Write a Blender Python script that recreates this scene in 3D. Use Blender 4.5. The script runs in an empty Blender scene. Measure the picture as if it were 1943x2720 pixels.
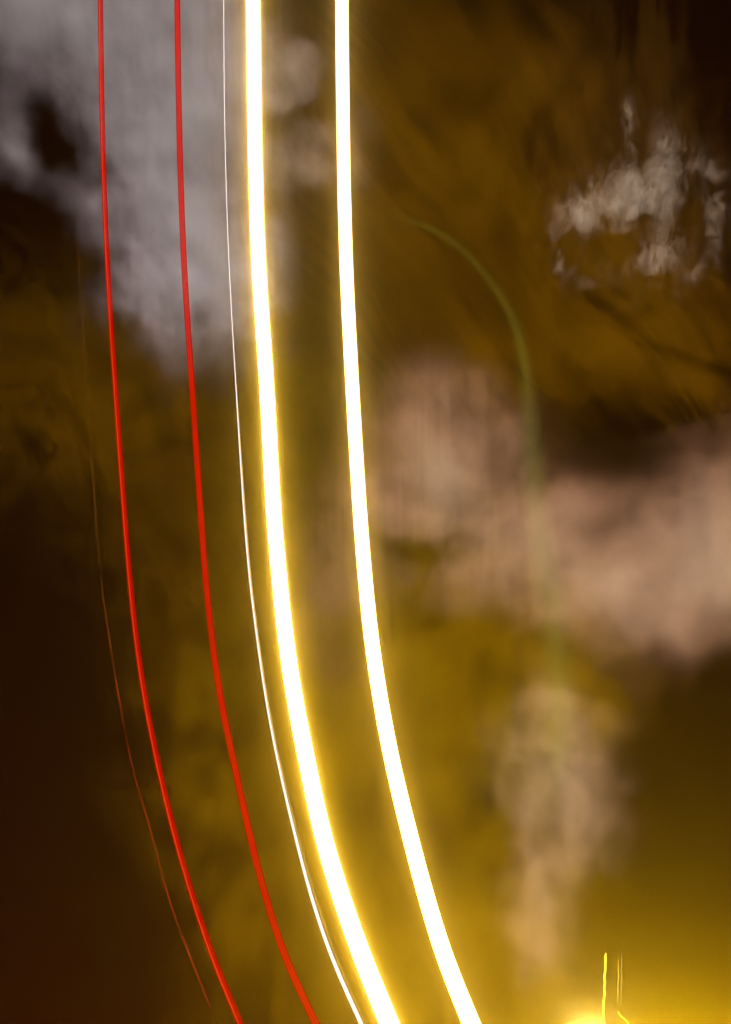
import bpy, bmesh, math, random
from mathutils import Vector, Matrix, noise as mnoise

random.seed(7)
S = bpy.context.scene
COL = S.collection
R = math.radians

# ------------------------------------------------------------------ camera
W, H = 1943.0, 2720.0
PITCH, FOV = R(35.0), R(34.0)
cd = bpy.data.cameras.new('camera')
cam = bpy.data.objects.new('camera', cd)
COL.objects.link(cam)
cam.location = (0, 0, 1.6)
cam.rotation_euler = (R(90) + PITCH, 0, 0)
cd.sensor_fit = 'HORIZONTAL'
cd.sensor_width = 36
cd.lens = 18.0 / math.tan(FOV / 2)
cd.clip_start, cd.clip_end = 0.1, 6000
S.camera = cam

# ------------------------------------------------------------------ night sky and low after-glow
SUN_EL, SUN_AZ = R(9), R(196)            # low, behind the camera
w = bpy.data.worlds.new('World')
S.world = w
w.use_nodes = True
nt = w.node_tree
bg = nt.nodes['Background']
sky = nt.nodes.new('ShaderNodeTexSky')
sky.sky_type = 'NISHITA'
sky.sun_disc = False
sky.sun_elevation = SUN_EL
sky.sun_rotation = SUN_AZ
mx = nt.nodes.new('ShaderNodeMix'); mx.data_type = 'RGBA'; mx.blend_type = 'MULTIPLY'
mx.inputs[0].default_value = 1.0
mx.inputs[7].default_value = (1.0, 0.03, 0.01, 1)      # sodium-tinted city night
nt.links.new(sky.outputs[0], mx.inputs[6])
nt.links.new(mx.outputs[2], bg.inputs['Color'])
bg.inputs['Strength'].default_value = 0.0042

sl = bpy.data.lights.new('sun', 'SUN')
sl.energy = 5.0
sl.angle = R(0.5)
sl.color = (1.0, 0.94, 0.92)
so = bpy.data.objects.new('sun', sl)
COL.objects.link(so)
sd = Vector((math.sin(SUN_AZ) * math.cos(SUN_EL), math.cos(SUN_AZ) * math.cos(SUN_EL), math.sin(SUN_EL)))
so.rotation_euler = (-sd).to_track_quat('-Z', 'Y').to_euler()
so.location = (0, -40, 30)

S.view_settings.view_transform = 'Standard'
S.view_settings.look = 'None'
S.view_settings.exposure = 1.0
S.view_settings.gamma = 1
S.view_settings.use_curve_mapping = False
S.cycles.volume_bounces = 0
S.cycles.max_bounces = 4
S.cycles.transparent_max_bounces = 24
S.cycles.volume_max_steps = 256

# ------------------------------------------------------------------ helpers
MW = Matrix.Translation(cam.location) @ cam.rotation_euler.to_matrix().to_4x4()
F = W / 2 / math.tan(FOV / 2)

def at(px, py, d):
    """Point seen at photograph pixel (px, py), d metres along the viewing axis."""
    return MW @ Vector(((px - W / 2) / F * d, -(py - H / 2) / F * d, -d))

def link(name, me, mat=None, parent=None):
    o = bpy.data.objects.new(name, me)
    COL.objects.link(o)
    if mat: me.materials.append(mat)
    if parent: o.parent = parent
    return o

def tag(o, label=None, cat=None, group=None, kind=None):
    for k, v in (('label', label), ('category', cat), ('group', group), ('kind', kind)):
        if v: o[k] = v
    return o

def empty(name, loc):
    o = bpy.data.objects.new(name, None)
    COL.objects.link(o)
    o.location = loc
    return o

def mat_new(name):
    m = bpy.data.materials.new(name)
    m.use_nodes = True
    m.node_tree.nodes.clear()
    out = m.node_tree.nodes.new('ShaderNodeOutputMaterial')
    return m, m.node_tree, out

def N(t, kind, **kw):
    n = t.nodes.new(kind)
    for k, v in kw.items(): setattr(n, k, v)
    return n

def math_node(t, op, a, b=None, c=None, clamp=False):
    n = N(t, 'ShaderNodeMath', operation=op, use_clamp=clamp)
    for i, v in enumerate((a, b, c)):
        if v is None: continue
        if isinstance(v, (int, float)): n.inputs[i].default_value = v
        else: t.links.new(v, n.inputs[i])
    return n.outputs[0]

EM = 0.5                                   # lamp strengths below are written for exposure 0
def light_mat(name, color, strength, sample='AUTO', see=None, streak=0.0):
    """A luminous trail: emission, optionally part see-through (see = what it lets pass)."""
    strength *= EM
    m, t, out = mat_new(name)
    e = N(t, 'ShaderNodeEmission')
    e.inputs['Color'].default_value = (*color, 1)
    e.inputs['Strength'].default_value = strength
    if streak:
        a = N(t, 'ShaderNodeAttribute', attribute_name='run')
        n = N(t, 'ShaderNodeTexNoise', noise_dimensions='1D')
        n.inputs['Scale'].default_value = 1.0
        n.inputs['Detail'].default_value = 5
        n.inputs['Roughness'].default_value = 0.7
        t.links.new(a.outputs['Fac'], n.inputs['W'])
        f = math_node(t, 'MULTIPLY_ADD', n.outputs[0], 2 * streak * strength, strength * (1 - streak))
        t.links.new(f, e.inputs['Strength'])
    if see is None:
        t.links.new(e.outputs[0], out.inputs['Surface'])
    else:
        tr = N(t, 'ShaderNodeBsdfTransparent')
        tr.inputs['Color'].default_value = (see, see, see, 1)
        ad = N(t, 'ShaderNodeAddShader')
        t.links.new(tr.outputs[0], ad.inputs[0])
        t.links.new(e.outputs[0], ad.inputs[1])
        t.links.new(ad.outputs[0], out.inputs['Surface'])
    m.cycles.emission_sampling = sample
    return m

def catmull(pts, x):
    """Smooth curve through (y, value) points, straight beyond the ends."""
    n = len(pts)
    if x <= pts[0][0]:
        s = (pts[1][1] - pts[0][1]) / (pts[1][0] - pts[0][0])
        return pts[0][1] + s * (x - pts[0][0])
    if x >= pts[-1][0]:
        s = (pts[-1][1] - pts[-2][1]) / (pts[-1][0] - pts[-2][0])
        return pts[-1][1] + s * (x - pts[-1][0])
    i = max(k for k in range(n - 1) if pts[k][0] <= x)
    def slope(k):
        a, b = max(k - 1, 0), min(k + 1, n - 1)
        return (pts[b][1] - pts[a][1]) / (pts[b][0] - pts[a][0])
    h = pts[i + 1][0] - pts[i][0]
    u = (x - pts[i][0]) / h
    m0, m1 = slope(i) * h, slope(i + 1) * h
    return ((2*u**3 - 3*u*u + 1) * pts[i][1] + (u**3 - 2*u*u + u) * m0 + (-2*u**3 + 3*u*u) * pts[i + 1][1] + (u**3 - u*u) * m1)

def smooth_path(pts, y0, y1, step=40):
    """Fit: sample, then relax so measured jitter does not show."""
    ys = [y0 + k * step for k in range(int((y1 - y0) / step) + 1)]
    xs = [catmull(pts, y) for y in ys]
    for _ in range(3):
        xs = [xs[0]] + [0.25 * xs[k-1] + 0.5 * xs[k] + 0.25 * xs[k+1] for k in range(1, len(xs) - 1)] + [xs[-1]]
    return list(zip(ys, xs))

DEPTH = [(-1200, 22.6), (0, 22.2), (800, 21.8), (1400, 20.6), (2000, 18.7), (2720, 16.0), (3600, 12.6)]

def trail_points(pts, y0=-500, y1=3300, near=1.0):
    return [at(x, y, catmull(DEPTH, y) * near) for y, x in smooth_path(pts, y0, y1)], [y for y, x in smooth_path(pts, y0, y1)]

def tube(name, P, rad, mat, parent=None, sides=12, off=None, caps=True):
    """One tube along P; rad a number or a list; off = sideways shift list (metres, to the right seen along the path)."""
    n = len(P)
    verts, faces, run = [], [], []
    L = 0
    for i in range(n):
        tan = (P[min(i + 1, n - 1)] - P[max(i - 1, 0)]).normalized()
        fwd = (P[i] - cam.location).normalized()      # the bend's inner normal
        side = tan.cross(fwd).normalized()
        nor = side.cross(tan).normalized()
        r = rad[i] if isinstance(rad, (list, tuple)) else rad
        c = P[i] + (side * off[i] if off else Vector())
        if i: L += (P[i] - P[i - 1]).length
        for k in range(sides):
            a = 2 * math.pi * k / sides
            verts.append(c + side * (r * math.cos(a)) + nor * (r * math.sin(a)))
            run.append(L)
    for i in range(n - 1):
        for k in range(sides):
            a, b = i * sides + k, i * sides + (k + 1) % sides
            faces.append((a, b, b + sides, a + sides))
    if caps:
        faces.append(tuple(range(sides))[::-1])
        faces.append(tuple((n - 1) * sides + k for k in range(sides)))
    me = bpy.data.meshes.new(name)
    me.from_pydata([tuple(v) for v in verts], [], faces)
    bm = bmesh.new(); bm.from_mesh(me); bmesh.ops.recalc_face_normals(bm, faces=bm.faces); bm.to_mesh(me); bm.free()
    at_ = me.attributes.new('run', 'FLOAT', 'POINT')
    at_.data.foreach_set('value', run)
    me.polygons.foreach_set('use_smooth', [True] * len(me.polygons))
    me.update()
    return link(name, me, mat, parent)

# ------------------------------------------------------------------ ground (below the frame)
m, t, out = mat_new('asphalt')
b = N(t, 'ShaderNodeBsdfPrincipled')
n = N(t, 'ShaderNodeTexNoise'); n.inputs['Scale'].default_value = 3; n.inputs['Detail'].default_value = 8
cr = N(t, 'ShaderNodeValToRGB')
cr.color_ramp.elements[0].color = (0.03, 0.03, 0.032, 1); cr.color_ramp.elements[1].color = (0.07, 0.068, 0.065, 1)
t.links.new(n.outputs[0], cr.inputs[0]); t.links.new(cr.outputs[0], b.inputs['Base Color'])
b.inputs['Roughness'].default_value = 0.85
t.links.new(b.outputs[0], out.inputs['Surface'])
bm = bmesh.new()
bmesh.ops.create_grid(bm, x_segments=24, y_segments=24, size=1)
bmesh.ops.scale(bm, vec=(50, 44, 1), verts=bm.verts)
me = bpy.data.meshes.new('ground'); bm.to_mesh(me); bm.free()
g = link('ground', me, m); g.location = (0, 30, 0)
tag(g, 'dark asphalt ground under the light trails', kind='structure')

# ------------------------------------------------------------------ haze
HAZE_D, HAZE_G = 0.006, 0.984
m, t, out = mat_new('haze_air')
pv = N(t, 'ShaderNodeVolumePrincipled')
pv.inputs['Color'].default_value = (0.96, 0.90, 0.50, 1)
pv.inputs['Density'].default_value = HAZE_D
pv.inputs['Anisotropy'].default_value = HAZE_G
t.links.new(pv.outputs[0], out.inputs['Volume'])
bm = bmesh.new()
bmesh.ops.create_cube(bm, size=1)
bmesh.ops.scale(bm, vec=(104, 92, 27.6), verts=bm.verts)
bmesh.ops.translate(bm, vec=(0, 30, 12.8), verts=bm.verts)
me = bpy.data.meshes.new('haze'); bm.to_mesh(me); bm.free()
hz = link('haze', me, m)
tag(hz, 'thin night haze glowing yellow round the lights', kind='stuff')

# ------------------------------------------------------------------ clouds (beyond the haze)
KS = 1943.0 / 1624.0
STEP = 0.75
CAM3 = cam.rotation_euler.to_matrix().to_4x4()

def cloud(name, label, d, centre, lobes, color, gain, depth, warp=(30, 6), grain=(16, 0.55), streak=0.0,
          edge=(0.05, 0.55), holes=(), aniso=-0.5, stretch=(0.35, 0.35, 1.0), tilt=0.0, detail=6.0, amount=1.0, flow=0.0, thread=0.0, group=None):
    """A body of drifting vapour: lobes (x, y, rx, ry[, turn[, weight]]) shape its density, noise breaks it up."""
    k = KS * d / F                                           # metres per unit at that distance
    cx, cy = centre
    def loc(x, y): return ((x - cx) * k, -(y - cy) * k)
    bm = bmesh.new()
    for L in lobes:
        x, y = loc(L[0], L[1])
        a = L[4] if len(L) > 4 else 0
        for u in range(12):
            for v_ in (-0.9, -0.45, 0.0, 0.45, 0.9):
                th_, c_ = 2 * math.pi * u / 12, math.sqrt(1 - v_ * v_)
                px, py = L[2] * k * 1.5 * c_ * math.cos(th_) + 0, L[3] * k * 1.5 * c_ * math.sin(th_)
                bm.verts.new((x + px * math.cos(a) - py * math.sin(a), y + px * math.sin(a) + py * math.cos(a), depth * 0.62 * v_))
    r = bmesh.ops.convex_hull(bm, input=bm.verts)
    bmesh.ops.delete(bm, geom=[e for e in set(r['geom_interior'] + r['geom_unused']) if isinstance(e, bmesh.types.BMVert)], context='VERTS')
    bmesh.ops.recalc_face_normals(bm, faces=bm.faces)
    me = bpy.data.meshes.new(name); bm.to_mesh(me); bm.free()

    m, t, out = mat_new(name + '_vapour')
    tc = N(t, 'ShaderNodeTexCoord')
    P0 = tc.outputs['Object']
    nw = N(t, 'ShaderNodeTexNoise'); nw.inputs['Scale'].default_value = 1.0 / warp[0]; nw.inputs['Detail'].default_value = 3
    seed = N(t, 'ShaderNodeVectorMath', operation='ADD'); t.links.new(P0, seed.inputs[0])
    seed.inputs[1].default_value = (random.uniform(-500, 500), random.uniform(-500, 500), random.uniform(-500, 500))
    PS = seed.outputs[0]
    t.links.new(PS, nw.inputs['Vector'])
    s1 = N(t, 'ShaderNodeVectorMath', operation='SUBTRACT'); t.links.new(nw.outputs['Color'], s1.inputs[0]); s1.inputs[1].default_value = (0.5, 0.5, 0.5)
    s2 = N(t, 'ShaderNodeVectorMath', operation='SCALE'); t.links.new(s1.outputs[0], s2.inputs[0]); s2.inputs['Scale'].default_value = warp[1]
    s3 = N(t, 'ShaderNodeVectorMath', operation='ADD'); t.links.new(P0, s3.inputs[0]); t.links.new(s2.outputs[0], s3.inputs[1])
    Q = s3.outputs[0]
    def lobe(L, weight):
        x, y = loc(L[0], L[1])
        mp = N(t, 'ShaderNodeMapping', vector_type='TEXTURE')
        mp.inputs['Location'].default_value = (x, y, 0)
        mp.inputs['Rotation'].default_value = (0, 0, L[4] if len(L) > 4 else 0)
        mp.inputs['Scale'].default_value = (L[2] * k, L[3] * k, depth / 2)
        t.links.new(Q, mp.inputs['Vector'])
        ln = N(t, 'ShaderNodeVectorMath', operation='DOT_PRODUCT')
        t.links.new(mp.outputs[0], ln.inputs[0]); t.links.new(mp.outputs[0], ln.inputs[1])
        # weight * exp(-2 r^2): soft bell
        ex = math_node(t, 'EXPONENT', math_node(t, 'MULTIPLY', ln.outputs['Value'], -1.6))
        return math_node(t, 'MULTIPLY', ex, weight)
    acc = None
    for L in lobes:
        v = lobe(L, L[5] if len(L) > 5 else 1.0)
        acc = v if acc is None else math_node(t, 'ADD', acc, v)
    acc = math_node(t, 'MINIMUM', acc, 1.25)
    for L in holes:
        acc = math_node(t, 'SUBTRACT', acc, lobe(L, L[5] if len(L) > 5 else 0.8))
    # broken, wispy grain
    sw = N(t, 'ShaderNodeVectorMath', operation='ADD'); t.links.new(PS, sw.inputs[0])
    sw2 = N(t, 'ShaderNodeVectorMath', operation='SCALE'); t.links.new(s1.outputs[0], sw2.inputs[0]); sw2.inputs['Scale'].default_value = flow
    t.links.new(sw2.outputs[0], sw.inputs[1])
    mp = N(t, 'ShaderNodeMapping', vector_type='TEXTURE')
    mp.inputs['Rotation'].default_value = (0, 0, tilt)
    mp.inputs['Scale'].default_value = (grain[0], grain[0] / 0.8, grain[0] * 4)
    t.links.new(sw.outputs[0], mp.inputs['Vector'])
    n1 = N(t, 'ShaderNodeTexNoise'); n1.inputs['Scale'].default_value = 1; n1.inputs['Detail'].default_value = detail; n1.inputs['Roughness'].default_value = grain[1]
    t.links.new(mp.outputs[0], n1.inputs['Vector'])
    nz = n1.outputs[0]
    if streak:
        mp2 = N(t, 'ShaderNodeMapping', vector_type='TEXTURE')
        mp2.inputs['Rotation'].default_value = (0, 0, tilt)
        mp2.inputs['Scale'].default_value = (grain[0] * stretch[0], grain[0] * stretch[1] * 9, grain[0] * stretch[2] * 2)
        t.links.new(sw.outputs[0], mp2.inputs['Vector'])
        n2 = N(t, 'ShaderNodeTexNoise'); n2.inputs['Scale'].default_value = 1; n2.inputs['Detail'].default_value = 4; n2.inputs['Roughness'].default_value = 0.6
        t.links.new(mp2.outputs[0], n2.inputs['Vector'])
        here = math_node(t, 'MULTIPLY_ADD', nw.outputs[0], 5.0, -1.9 if streak < 0.5 else 0.0, clamp=True)           # streaky only in places
        dv = math_node(t, 'MULTIPLY', math_node(t, 'SUBTRACT', n2.outputs[0], 0.5), here)
        nz = math_node(t, 'ADD', math_node(t, 'MULTIPLY_ADD', math_node(t, 'SUBTRACT', nz, 0.5), 1 - 0.6 * streak, 0.5), math_node(t, 'MULTIPLY', dv, streak))
    val = math_node(t, 'MULTIPLY_ADD', math_node(t, 'SUBTRACT', nz, 0.5), 2.2 * amount, acc)
    if thread:                                                # fine curling threads
        mp3 = N(t, 'ShaderNodeMapping', vector_type='TEXTURE')
        mp3.inputs['Rotation'].default_value = (0, 0, tilt)
        mp3.inputs['Scale'].default_value = (grain[0] * 0.9, grain[0] * 2.6, grain[0] * 5)
        t.links.new(sw.outputs[0], mp3.inputs['Vector'])
        n3 = N(t, 'ShaderNodeTexNoise'); n3.inputs['Scale'].default_value = 1; n3.inputs['Detail'].default_value = 3; n3.inputs['Distortion'].default_value = 1.2
        t.links.new(mp3.outputs[0], n3.inputs['Vector'])
        rg = math_node(t, 'SUBTRACT', 1.0, math_node(t, 'ABSOLUTE', math_node(t, 'MULTIPLY_ADD', n3.outputs[0], 4.0, -2.0)), clamp=True)
        val = math_node(t, 'MULTIPLY_ADD', math_node(t, 'POWER', rg, 5.0), thread, val)
    mr = N(t, 'ShaderNodeMapRange', interpolation_type='SMOOTHSTEP')
    t.links.new(val, mr.inputs['Value'])
    mr.inputs['From Min'].default_value = edge[0]; mr.inputs['From Max'].default_value = edge[1] + 0.35
    mr.inputs['To Min'].default_value = 0; mr.inputs['To Max'].default_value = 1
    # nothing outside the lobes
    gate = math_node(t, 'MULTIPLY', mr.outputs[0], math_node(t, 'MULTIPLY', math_node(t, 'SUBTRACT', acc, 0.03), 2.2, clamp=True))
    dens = math_node(t, 'MULTIPLY', gate, gain / depth)
    sc = N(t, 'ShaderNodeVolumeScatter')
    sc.inputs['Color'].default_value = (*color, 1)
    sc.inputs['Anisotropy'].default_value = aniso
    t.links.new(dens, sc.inputs['Density'])
    t.links.new(sc.outputs[0], out.inputs['Volume'])
    m.cycles.volume_step_rate = STEP
    o = link(name, me, m)
    c0 = at(cx * KS, cy * KS, d)
    o.matrix_world = Matrix.Translation(c0) @ CAM3
    return tag(o, label, 'cloud', group)

GREY, TAN, PINK, AMBER = (0.97, 0.80, 0.84), (0.92, 0.52, 0.27), (0.98, 0.48, 0.26), (0.64, 0.26, 0.0)
cloud('cloud', 'big mauve grey cloud bank filling the upper left behind the red trails', 345, (260, 350),
      [(60, -30, 520, 250), (330, 300, 250, 370, 0, 0.9), (420, 610, 180, 220, 0, 0.85), (40, 330, 70, 140, 0, 0.5), (560, 620, 130, 190, 0, 0.42), (480, 200, 150, 360, 0, 0.6)],
      GREY, 1.7, 30, warp=(12, 13), grain=(14, 0.7), streak=0.45, stretch=(0.13, 0.3, 1), edge=(-0.1, 1.3),
      holes=[(95, 250, 80, 80, 0, 0.36), (140, 335, 100, 60, 0, 0.45), (250, 400, 90, 45, 0.3, 0.35), (15, 540, 140, 130, 0, 0.85), (430, 565, 100, 26, -0.6, 0.4)], amount=1.1)
cloud('cloud', 'small tan cloud puffs stacked between the two white trails at the top', 330, (660, 230),
      [(650, 160, 100, 115), (668, 350, 105, 105), (800, 330, 60, 130, 0, 0.4), (640, 700, 70, 120, 0, 0.35)],
      (0.94, 0.66, 0.48), 0.75, 16, warp=(14, 10), grain=(10, 0.66), streak=0.2, edge=(-0.05, 1.1), holes=[(655, 258, 90, 26, 0.3, 0.5), (700, 60, 80, 40, 0, 0.4)], amount=1.1)
cloud('cloud', 'wide pinkish cloud bank reaching in from the right edge at mid height', 325, (1250, 1180),
      [(990, 970, 200, 220, 0, 0.9), (1450, 1320, 430, 180, 0, 0.95), (1640, 1180, 340, 180, 0, 0.8), (1130, 1180, 250, 210, 0, 0.6), (1590, 960, 150, 150, 0, 0.42), (720, 1290, 160, 340, 0, 0.4), (880, 1090, 160, 190, 0, 0.45), (1250, 1130, 170, 70, 0.3, 0.4)],
      PINK, 1.2, 30, warp=(16, 14), grain=(18, 0.68), streak=0.35, stretch=(0.06, 0.2, 1), edge=(-0.1, 1.5),
      holes=[(950, 1215, 130, 55, 0, 0.5), (1000, 1410, 210, 60, 0, 0.6), (1420, 860, 190, 80, -0.2, 0.5)], amount=0.95)
cloud('cloud', 'tan cloud column trailing down towards the street lamp', 300, (1250, 1850),
      [(1228, 1545, 70, 80, 0, 0.5), (1228, 1685, 175, 150, 0, 0.68), (1275, 1840, 170, 140, 0, 0.58), (1185, 1985, 110, 150, 0, 0.45), (1225, 2120, 105, 140, 0, 0.4)],
      TAN, 1.05, 20, warp=(16, 12), grain=(12, 0.72), streak=0.15, amount=0.95, edge=(-0.1, 1.5))
cloud('cloud', 'ragged white wisps of cloud against the dark upper right sky', 255, (1420, 450),
      [(1395, 440, 120, 56, 0.1, 0.85), (1280, 480, 55, 52, 0, 0.85), (1395, 250, 17, 40, 0, 0.95), (1402, 345, 12, 120, 0, 0.55), (1480, 350, 40, 140, 0, 0.5), (1455, 565, 55, 46, 0, 0.85), (1590, 480, 18, 120, 0, 0.45), (1550, 600, 55, 18, 0.7, 0.5), (1235, 570, 10, 90, 0.15, 0.4), (1440, 470, 240, 210, 0, 0.32), (1275, 610, 50, 12, -0.5, 0.4), (1560, 370, 60, 14, -0.4, 0.4)],
      (0.94, 0.68, 0.47), 0.8, 10, warp=(5, 5), grain=(3.2, 0.78), streak=0.35, amount=1.9, edge=(0.2, 1.6), stretch=(0.25, 0.4, 1), thread=0.75, flow=4,
      holes=[(1432, 482, 22, 19, 0, 0.9), (1380, 545, 75, 30, 0, 0.7), (1530, 470, 26, 60, 0, 0.4)])
cloud('cloud', 'dim amber brown cloud sheet with combed strands across the upper middle', 430, (1050, 560),
      [(880, 330, 320, 560), (1230, 650, 370, 380, 0, 0.8), (1500, 790, 320, 200, -0.4, 0.6), (1150, 150, 240, 190, 0, 0.65)],
      (0.64, 0.27, 0.0), 0.25, 34, warp=(70, 30), grain=(26, 0.7), streak=0.75, tilt=R(38), stretch=(0.055, 0.4, 1), flow=30, amount=1.6, thread=0.25, edge=(0.05, 1.0),
      holes=[(1300, 640, 200, 26, -0.7, 0.35), (1520, 810, 160, 20, -0.35, 0.45), (1230, 500, 120, 18, -0.9, 0.25)])
cloud('cloud', 'very dim brown veil of near upright strands in the upper right corner', 445, (1350, 300),
      [(1330, 200, 250, 340), (1430, 450, 250, 300, 0, 0.8)],
      (0.60, 0.25, 0.02), 0.10, 30, warp=(60, 20), grain=(24, 0.72), streak=0.8, tilt=R(6), stretch=(0.06, 0.5, 1), flow=20, amount=2.2, thread=0.5, edge=(0.1, 1.0))
cloud('cloud', 'mottled olive brown cloud low on the left behind the red trails', 415, (230, 900),
      [(190, 830, 440, 350), (430, 1250, 270, 420, 0, 0.6)],
      (0.62, 0.28, 0.0), 0.24, 34, warp=(24, 16), grain=(10, 0.78), streak=0.3, amount=1.5, thread=0.3, flow=10, tilt=R(25), edge=(-0.1, 1.3))
cloud('cloud', 'smooth amber cloud and painted trail glow behind the lower middle of the frame', 440, (950, 1600),
      [(900, 1500, 480, 600), (950, 2150, 500, 420), (1180, 1480, 340, 220, 0, 0.7), (480, 1750, 260, 500, 0, 0.45), (700, 900, 220, 420, 0, 0.5)],
      (0.64, 0.33, 0.0), 0.34, 36, warp=(40, 22), grain=(18, 0.7), streak=0.35, amount=1.4, edge=(-0.1, 1.1))  # lobes and amber colour also stand in for the trails' broad glow

# ------------------------------------------------------------------ light trails
A = [(0,266.7),(340,272),(680,284.2),(1020,305.6),(1360,330),(1530,344),(1700,361.8),(1870,387.5),(2040,421.6),(2210,462),(2380,511),(2550,568),(2720,638.6)]
B = [(0,471.2),(340,476.6),(680,488.3),(1020,510),(1360,533.5),(1530,546),(1700,564),(1870,589),(2040,625),(2210,662),(2380,705.6),(2550,760.7),(2720,840)]
C = [(0,594.4),(340,597.4),(680,607.8),(1020,626.7),(1360,648.3),(1530,662.6),(1700,683.5),(1870,708.6),(2040,742),(2210,782),(2380,826.4),(2550,884),(2720,960)]
D = [(0,673),(340,677),(680,686.5),(1020,708.7),(1360,727.5),(1530,742),(1700,760),(1870,786),(2040,819.5),(2210,856),(2380,906),(2550,966),(2720,1035)]
E = [(0,908.6),(340,912),(680,919.5),(1020,936),(1360,956.5),(1530,970),(1700,987.5),(1870,1013),(2040,1046),(2210,1087),(2380,1132),(2550,1184.5),(2720,1253)]
FT = [(300,196),(680,208),(1020,231),(1360,253.5),(1530,267),(1700,291),(1870,319),(2040,351.6),(2210,402),(2380,445.5),(2550,508),(2720,577)]

def headlight_mat(name, far_col, far_s, near_col, near_s):
    """Overexposed light: dimmer and whiter far up the road, stronger and warmer where it swings past."""
    m, t, out = mat_new(name)
    e = N(t, 'ShaderNodeEmission')
    a = N(t, 'ShaderNodeAttribute', attribute_name='run')
    mr = N(t, 'ShaderNodeMapRange', interpolation_type='SMOOTHSTEP')
    t.links.new(a.outputs['Fac'], mr.inputs['Value'])
    mr.inputs['From Min'].default_value = 3.0; mr.inputs['From Max'].default_value = 19.0
    mr.inputs['To Min'].default_value = 0; mr.inputs['To Max'].default_value = 1
    mc = N(t, 'ShaderNodeMix', data_type='RGBA')
    mc.inputs[6].default_value = (*far_col, 1); mc.inputs[7].default_value = (*near_col, 1)
    t.links.new(mr.outputs[0], mc.inputs[0])
    t.links.new(mc.outputs[2], e.inputs['Color'])
    t.links.new(math_node(t, 'MULTIPLY_ADD', mr.outputs[0], (near_s - far_s) * EM, far_s * EM), e.inputs['Strength'])
    t.links.new(e.outputs[0], out.inputs['Surface'])
    return m
white_d = headlight_mat('sodium_white_broad', (1.0, 0.60, 0.10), 14, (1.0, 0.61, 0.048), 30)
white_e = headlight_mat('sodium_white_slim', (1.0, 0.60, 0.20), 7, (1.0, 0.61, 0.10), 15)

def sheath_mat(name, color, strength):  # volume emission that paints the bloom round a white core
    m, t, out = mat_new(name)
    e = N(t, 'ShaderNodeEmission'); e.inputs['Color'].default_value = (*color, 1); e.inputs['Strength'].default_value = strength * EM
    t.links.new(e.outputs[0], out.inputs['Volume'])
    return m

def keep(o, parent):
    o.parent = parent
    o.matrix_parent_inverse = parent.matrix_world.inverted()
    return o

def white_trail(pts, rad, mat, sheaths, label):
    """An overexposed core in emissive sheaths that imitate its bloom."""
    P, ys = trail_points(pts)
    root = empty('headlight_trail', P[-1])
    bpy.context.view_layer.update()
    keep(tube('core', P, rad, mat, sides=24), root)
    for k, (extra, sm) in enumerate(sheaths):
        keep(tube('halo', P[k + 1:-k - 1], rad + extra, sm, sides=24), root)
    return tag(root, label, 'light trail', 'light trails of one passing vehicle')

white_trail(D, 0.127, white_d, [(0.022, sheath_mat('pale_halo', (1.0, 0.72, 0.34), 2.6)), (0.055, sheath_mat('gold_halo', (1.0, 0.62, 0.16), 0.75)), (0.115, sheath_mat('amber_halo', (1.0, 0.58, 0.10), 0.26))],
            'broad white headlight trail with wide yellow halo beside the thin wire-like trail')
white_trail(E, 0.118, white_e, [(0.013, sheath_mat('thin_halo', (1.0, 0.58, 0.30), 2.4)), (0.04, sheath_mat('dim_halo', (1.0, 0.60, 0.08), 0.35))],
            'clean-edged white headlight trail standing alone on the cloud side of the broad glowing one')

# thin trail: one line above, three fine strands lower down
P, ys = trail_points(C)
th = empty('thin_light_trail', P[-1])
bpy.context.view_layer.update()
wprof = [(-900, 1.4), (600, 1.8), (900, 2.0), (1360, 3.6), (1800, 4.2), (2100, 5.8), (2400, 8), (2720, 10), (3300, 11)]
def radii(ys, prof):
    return [catmull(prof, y) / 2 * catmull(DEPTH, y) / F for y in ys]
def shifts(ys, prof):
    return [catmull(prof, y) * catmull(DEPTH, y) / F for y in ys]
m1 = light_mat('thin_white', (1.0, 0.84, 0.78), 1.5, 'NONE')
m1b = light_mat('thin_amber', (1.0, 0.62, 0.16), 0.75, 'NONE', see=0.2)
keep(tube('bright_strand', P, radii(ys, wprof), m1, sides=8), th)
k0 = next(i for i, y in enumerate(ys) if y >= 1000)
keep(tube('amber_strand', P[k0:], radii(ys[k0:], [(1000, 0.6), (1300, 2.0), (1700, 2.6), (2100, 1.6), (2720, 0.7), (3300, 0.7)]), m1b, sides=6,
          off=shifts(ys[k0:], [(1000, 1.6), (1360, 3.6), (1700, 3.8), (2100, 6), (2400, 9.5), (2720, 11), (3300, 12)])), th)
tag(th, 'thin wire-like pale trail that thickens downward beside the broad white one', 'light trail', 'light trails of one passing vehicle')

# red tail-light trails: bundles of strands, one per lamp segment
NEAR = 0.36
def red_trail(pts, strands, label, wid):
    P, ys = trail_points(pts, near=NEAR)                    # the near lane
    wid *= NEAR
    root = empty('tail_light_trail', P[-1])
    bpy.context.view_layer.update()
    for (o_, w_, mat, nm, dd) in strands:
        PP = [p + (cam.location - p).normalized() * dd for p in P]
        keep(tube(nm, PP, w_ * wid / 2, mat, sides=10, off=[o_ * wid] * len(P)), root)
    return tag(root, label, 'light trail', 'light trails of one passing vehicle')

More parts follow.
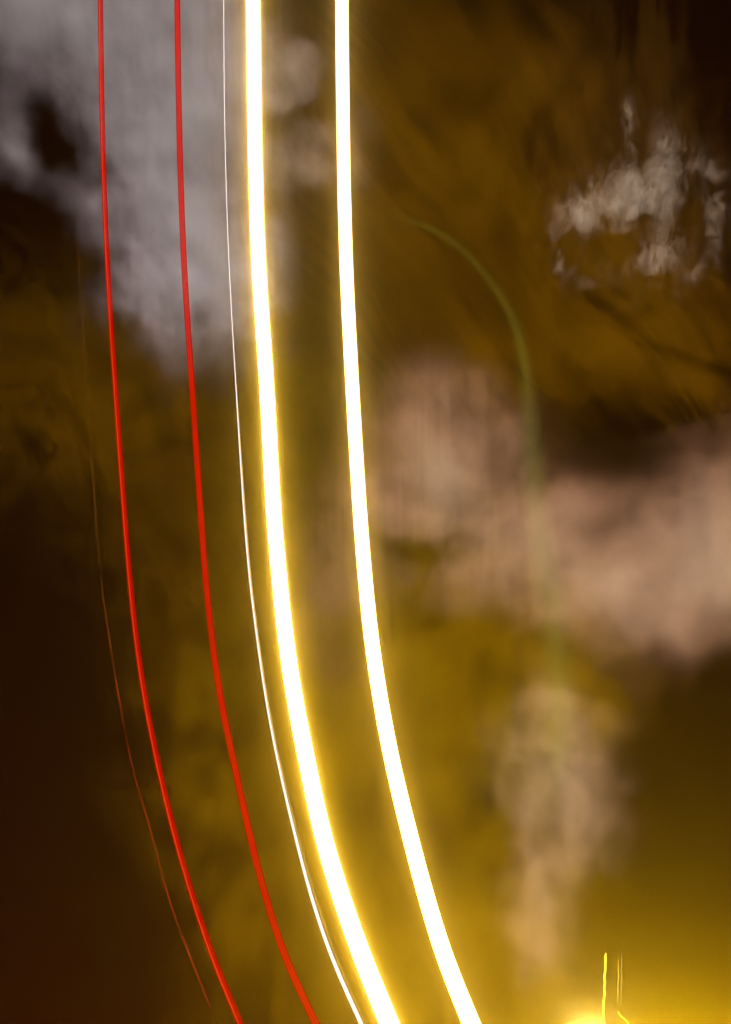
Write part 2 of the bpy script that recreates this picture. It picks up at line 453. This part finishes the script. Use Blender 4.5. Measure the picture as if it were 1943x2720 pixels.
deep = light_mat('deep_red', (1.0, 0.0, 0.0), 0.30, 'NONE', see=0.16, streak=0.2)
red = light_mat('clear_red', (1.0, 0.0, 0.0), 0.47, 'NONE', see=0.16, streak=0.25)
orange = light_mat('orange_red', (1.0, 0.06, 0.008), 0.72, 'NONE', see=0.16, streak=0.25)
warm = light_mat('warm_red', (1.0, 0.012, 0.0), 0.58, 'NONE', see=0.16, streak=0.3)
red_trail(A, [(-0.39, 0.194, deep, 'edge_strand', 0), (-0.19, 0.176, orange, 'bright_strand', 0.01), (0.0, 0.176, red, 'strand', 0),
              (0.2, 0.176, red, 'strand', 0.01), (0.4, 0.176, deep, 'edge_strand', 0)],
          'rounded red tail-light trail with a bright orange line along one side', 0.097)
red_trail(B, [(-0.41, 0.158, deep, 'edge_strand', 0), (-0.23, 0.176, warm, 'strand', 0.01), (-0.03, 0.194, red, 'strand', 0),
              (0.18, 0.194, warm, 'strand', 0.01), (0.38, 0.176, deep, 'edge_strand', 0)],
          'flat finely striped red tail-light trail nearest the thin pale line', 0.110)

P, ys = trail_points(FT, 640, 3300, NEAR)
fm, t, out = mat_new('faint_red')
e = N(t, 'ShaderNodeEmission')
aa = N(t, 'ShaderNodeAttribute', attribute_name='run')
ramp = N(t, 'ShaderNodeValToRGB')
ramp.color_ramp.elements[0].color = (0.02, 0.006, 0.001, 1)
ramp.color_ramp.elements[1].color = (0.19, 0.010, 0.004, 1)
e1 = ramp.color_ramp.elements.new(0.35); e1.color = (0.045, 0.016, 0.002, 1)
e2 = ramp.color_ramp.elements.new(0.55); e2.color = (0.085, 0.004, 0.001, 1)
Ltot = sum((P[i] - P[i-1]).length for i in range(1, len(P)))
t.links.new(math_node(t, 'DIVIDE', aa.outputs['Fac'], Ltot), ramp.inputs[0])
nn = N(t, 'ShaderNodeTexNoise', noise_dimensions='1D'); nn.inputs['Scale'].default_value = 2.5; nn.inputs['Detail'].default_value = 6
t.links.new(aa.outputs['Fac'], nn.inputs['W'])
t.links.new(ramp.outputs[0], e.inputs['Color'])
t.links.new(math_node(t, 'MULTIPLY_ADD', nn.outputs[0], 3.2 * EM, -0.95 * EM, clamp=True), e.inputs['Strength'])
tr = N(t, 'ShaderNodeBsdfTransparent'); tr.inputs['Color'].default_value = (0.96, 0.96, 0.96, 1)
ad = N(t, 'ShaderNodeAddShader')
t.links.new(tr.outputs[0], ad.inputs[0]); t.links.new(e.outputs[0], ad.inputs[1]); t.links.new(ad.outputs[0], out.inputs['Surface'])
fm.cycles.emission_sampling = 'NONE'
o = tube('faint_light_trail', P, [0.014 * NEAR * (0.75 + 0.3 * i / len(P)) for i in range(len(P))], fm, sides=8)
tag(o, 'very faint broken dull red trail, outermost beside the bright red ones', 'light trail', 'light trails of one passing vehicle')

# ------------------------------------------------------------------ street lamp at the lower edge and the lights over it
LD = 20.0
steel, t, out = mat_new('painted_steel')
b = N(t, 'ShaderNodeBsdfPrincipled'); b.inputs['Base Color'].default_value = (0.09, 0.09, 0.085, 1); b.inputs['Metallic'].default_value = 0.6; b.inputs['Roughness'].default_value = 0.5
t.links.new(b.outputs[0], out.inputs['Surface'])
def lathe(name, prof, mat, parent, seg=24):
    vs, fs = [], []
    for (r, z) in prof:
        for k in range(seg):
            a = 2 * math.pi * k / seg
            vs.append((r * math.cos(a), r * math.sin(a), z))
    for i in range(len(prof) - 1):
        for k in range(seg):
            a, b_ = i * seg + k, i * seg + (k + 1) % seg
            fs.append((a, b_, b_ + seg, a + seg))
    me = bpy.data.meshes.new(name); me.from_pydata(vs, [], fs)
    me.polygons.foreach_set('use_smooth', [True] * len(me.polygons)); me.update()
    return link(name, me, mat, parent)

def street_lamp(p, gr, color, power, label):
    lamp = empty('street_lamp', (p.x, p.y, 0))
    bpy.context.view_layer.update()
    zt = p.z
    lathe('pole', [(0.0, 0), (0.16, 0), (0.16, 0.05), (0.1, 0.1), (0.085, 0.9), (0.06, 1.0), (0.05, zt - gr - 0.14), (0.0, zt - gr - 0.14)], steel, lamp)
    lathe('collar', [(0.0, zt - gr - 0.14), (0.09, zt - gr - 0.14), (0.11, zt - gr - 0.06), (0.07, zt - gr), (0.0, zt - gr)], steel, lamp)
    gp = [(0.001, zt - gr)] + [(gr * math.sin(math.pi * k / 12), zt - gr * math.cos(math.pi * k / 12)) for k in range(1, 12)] + [(0.001, zt + gr)]
    lathe('globe', gp, light_mat('lamp_light', color, power), lamp)
    return tag(lamp, label, 'street lamp', 'street lamps along the lower right')
street_lamp(at(1567, 2752, LD), 0.16, (1.0, 0.68, 0.26), 190, 'glowing street lamp at the lower edge, left of the upright light streaks')
street_lamp(at(1770, 3180, 17.0), 0.26, (1.0, 0.61, 0.012), 15000, 'assumed strong sodium street lamp, unseen below the lower right corner, added for the wide glow there')  # assumed lamp out of view, added to widen the lower right haze glow

def streak_line(name, pix, rad_px, color, strength, label, see=0.4, d=LD):
    P = [at(x * KS, y * KS, d) for x, y in pix]
    m = light_mat(name + '_glow', color, strength, 'NONE', see=see)
    o = tube(name, P, [r * KS / 2 * d / F for r in rad_px], m, sides=8)
    return tag(o, label, 'light streak', 'upright light streaks over the street lamp')

def wiggle(x0, y0, x1, y1, n, amp, seed):
    rnd = random.Random(seed)
    return [(x0 + (x1 - x0) * i / n + (rnd.uniform(-amp, amp) if 0 < i < n else 0), y0 + (y1 - y0) * i / n) for i in range(n + 1)]

p1 = wiggle(1346, 2117, 1342, 2214, 12, 1.5, 3) + [(1341, 2222), (1340.5, 2240), (1339, 2275), (1338, 2330)]
streak_line('light_streak', p1, [3] + [5] * 12 + [5, 5.5, 6, 6], (1.0, 0.86, 0.06), 1.1, 'brightest upright yellow streak, leftmost of the three over the lamp')
p2 = wiggle(1373.5, 2130, 1373, 2200, 9, 1.0, 5) + [(1372, 2230)]
streak_line('light_streak', p2, [1.5] + [2.6] * 9 + [0.8], (1.0, 0.6, 0.08), 0.55, 'dim thin upright streak, the middle one over the lamp', see=0.5)
p3 = wiggle(1381.5, 2112, 1380, 2220, 12, 0.8, 8) + [(1380, 2245)]
streak_line('light_streak', p3, [1.0] + [1.8] * 12 + [0.6], (1.0, 0.62, 0.1), 0.42, 'faintest hair thin upright streak, rightmost over the lamp', see=0.5)
p4 = [(1373, 2246), (1377, 2254), (1383, 2260), (1388, 2263), (1390, 2267), (1394, 2269), (1397, 2275), (1402, 2284), (1405, 2300)]
streak_line('light_streak', p4, [2, 3.5, 3.5, 3, 3.2, 3, 3.5, 3.5, 3], (1.0, 0.88, 0.05), 1.0, 'short crooked yellow streak running off the lower edge beside the lamp')

# faint greenish arc: three nested sheaths of glowing air
arc = [(806, 476), (880, 484), (940, 500), (1000, 533), (1060, 588), (1102, 642), (1136, 702), (1158, 770), (1170, 850), (1178, 950), (1186, 1050),
       (1194, 1150), (1208, 1250), (1226, 1350), (1237, 1450), (1242, 1550), (1242, 1680), (1240, 1840)]
ap = [(i, a[0]) for i, a in enumerate(arc)]; aq = [(i, a[1]) for i, a in enumerate(arc)]
GP = [at(catmull(ap, i / 4) * KS, catmull(aq, i / 4) * KS, 24.5) for i in range(4 * (len(arc) - 1) + 1)]
prof = [(0, 0.5), (1, 14), (4, 20), (6, 26), (8, 38), (10, 52), (13, 60), (16, 52), (17, 0.5)]
ga = empty('green_light_arc', GP[-1])
bpy.context.view_layer.update()
for nm, f_, s_ in (('outer_sheath', 1.3, 0.055), ('middle_sheath', 0.85, 0.065), ('core', 0.45, 0.08)):
    m, t, out = mat_new(nm + '_glow')
    e = N(t, 'ShaderNodeEmission'); e.inputs['Color'].default_value = (0.42, 0.60, 0.08, 1); e.inputs['Strength'].default_value = s_ * EM
    t.links.new(e.outputs[0], out.inputs['Volume'])
    rr = [catmull(prof, i / 4) * f_ / 2 * KS * 24.5 / F for i in range(len(GP))]
    n0 = {'outer_sheath': 0, 'middle_sheath': 1, 'core': 2}[nm]
    keep(tube(nm, GP[n0:len(GP) - n0], rr[n0:len(GP) - n0], m, sides=10), ga)
m, t, out = mat_new('arc_shoulder_glow')
e = N(t, 'ShaderNodeEmission'); e.inputs['Color'].default_value = (0.62, 0.62, 0.05, 1); e.inputs['Strength'].default_value = 0.15 * EM
t.links.new(e.outputs[0], out.inputs['Volume'])
SP = GP[3:36]
keep(tube('shoulder', SP, [catmull([(0, 0.3), (4, 10), (14, 13), (22, 20), (28, 18), (32, 0.3)], i) / 2 * KS * 24.5 / F for i in range(len(SP))], m, sides=10), ga)
tag(ga, 'faint greenish arc of light curving down through the right half', 'light trail')
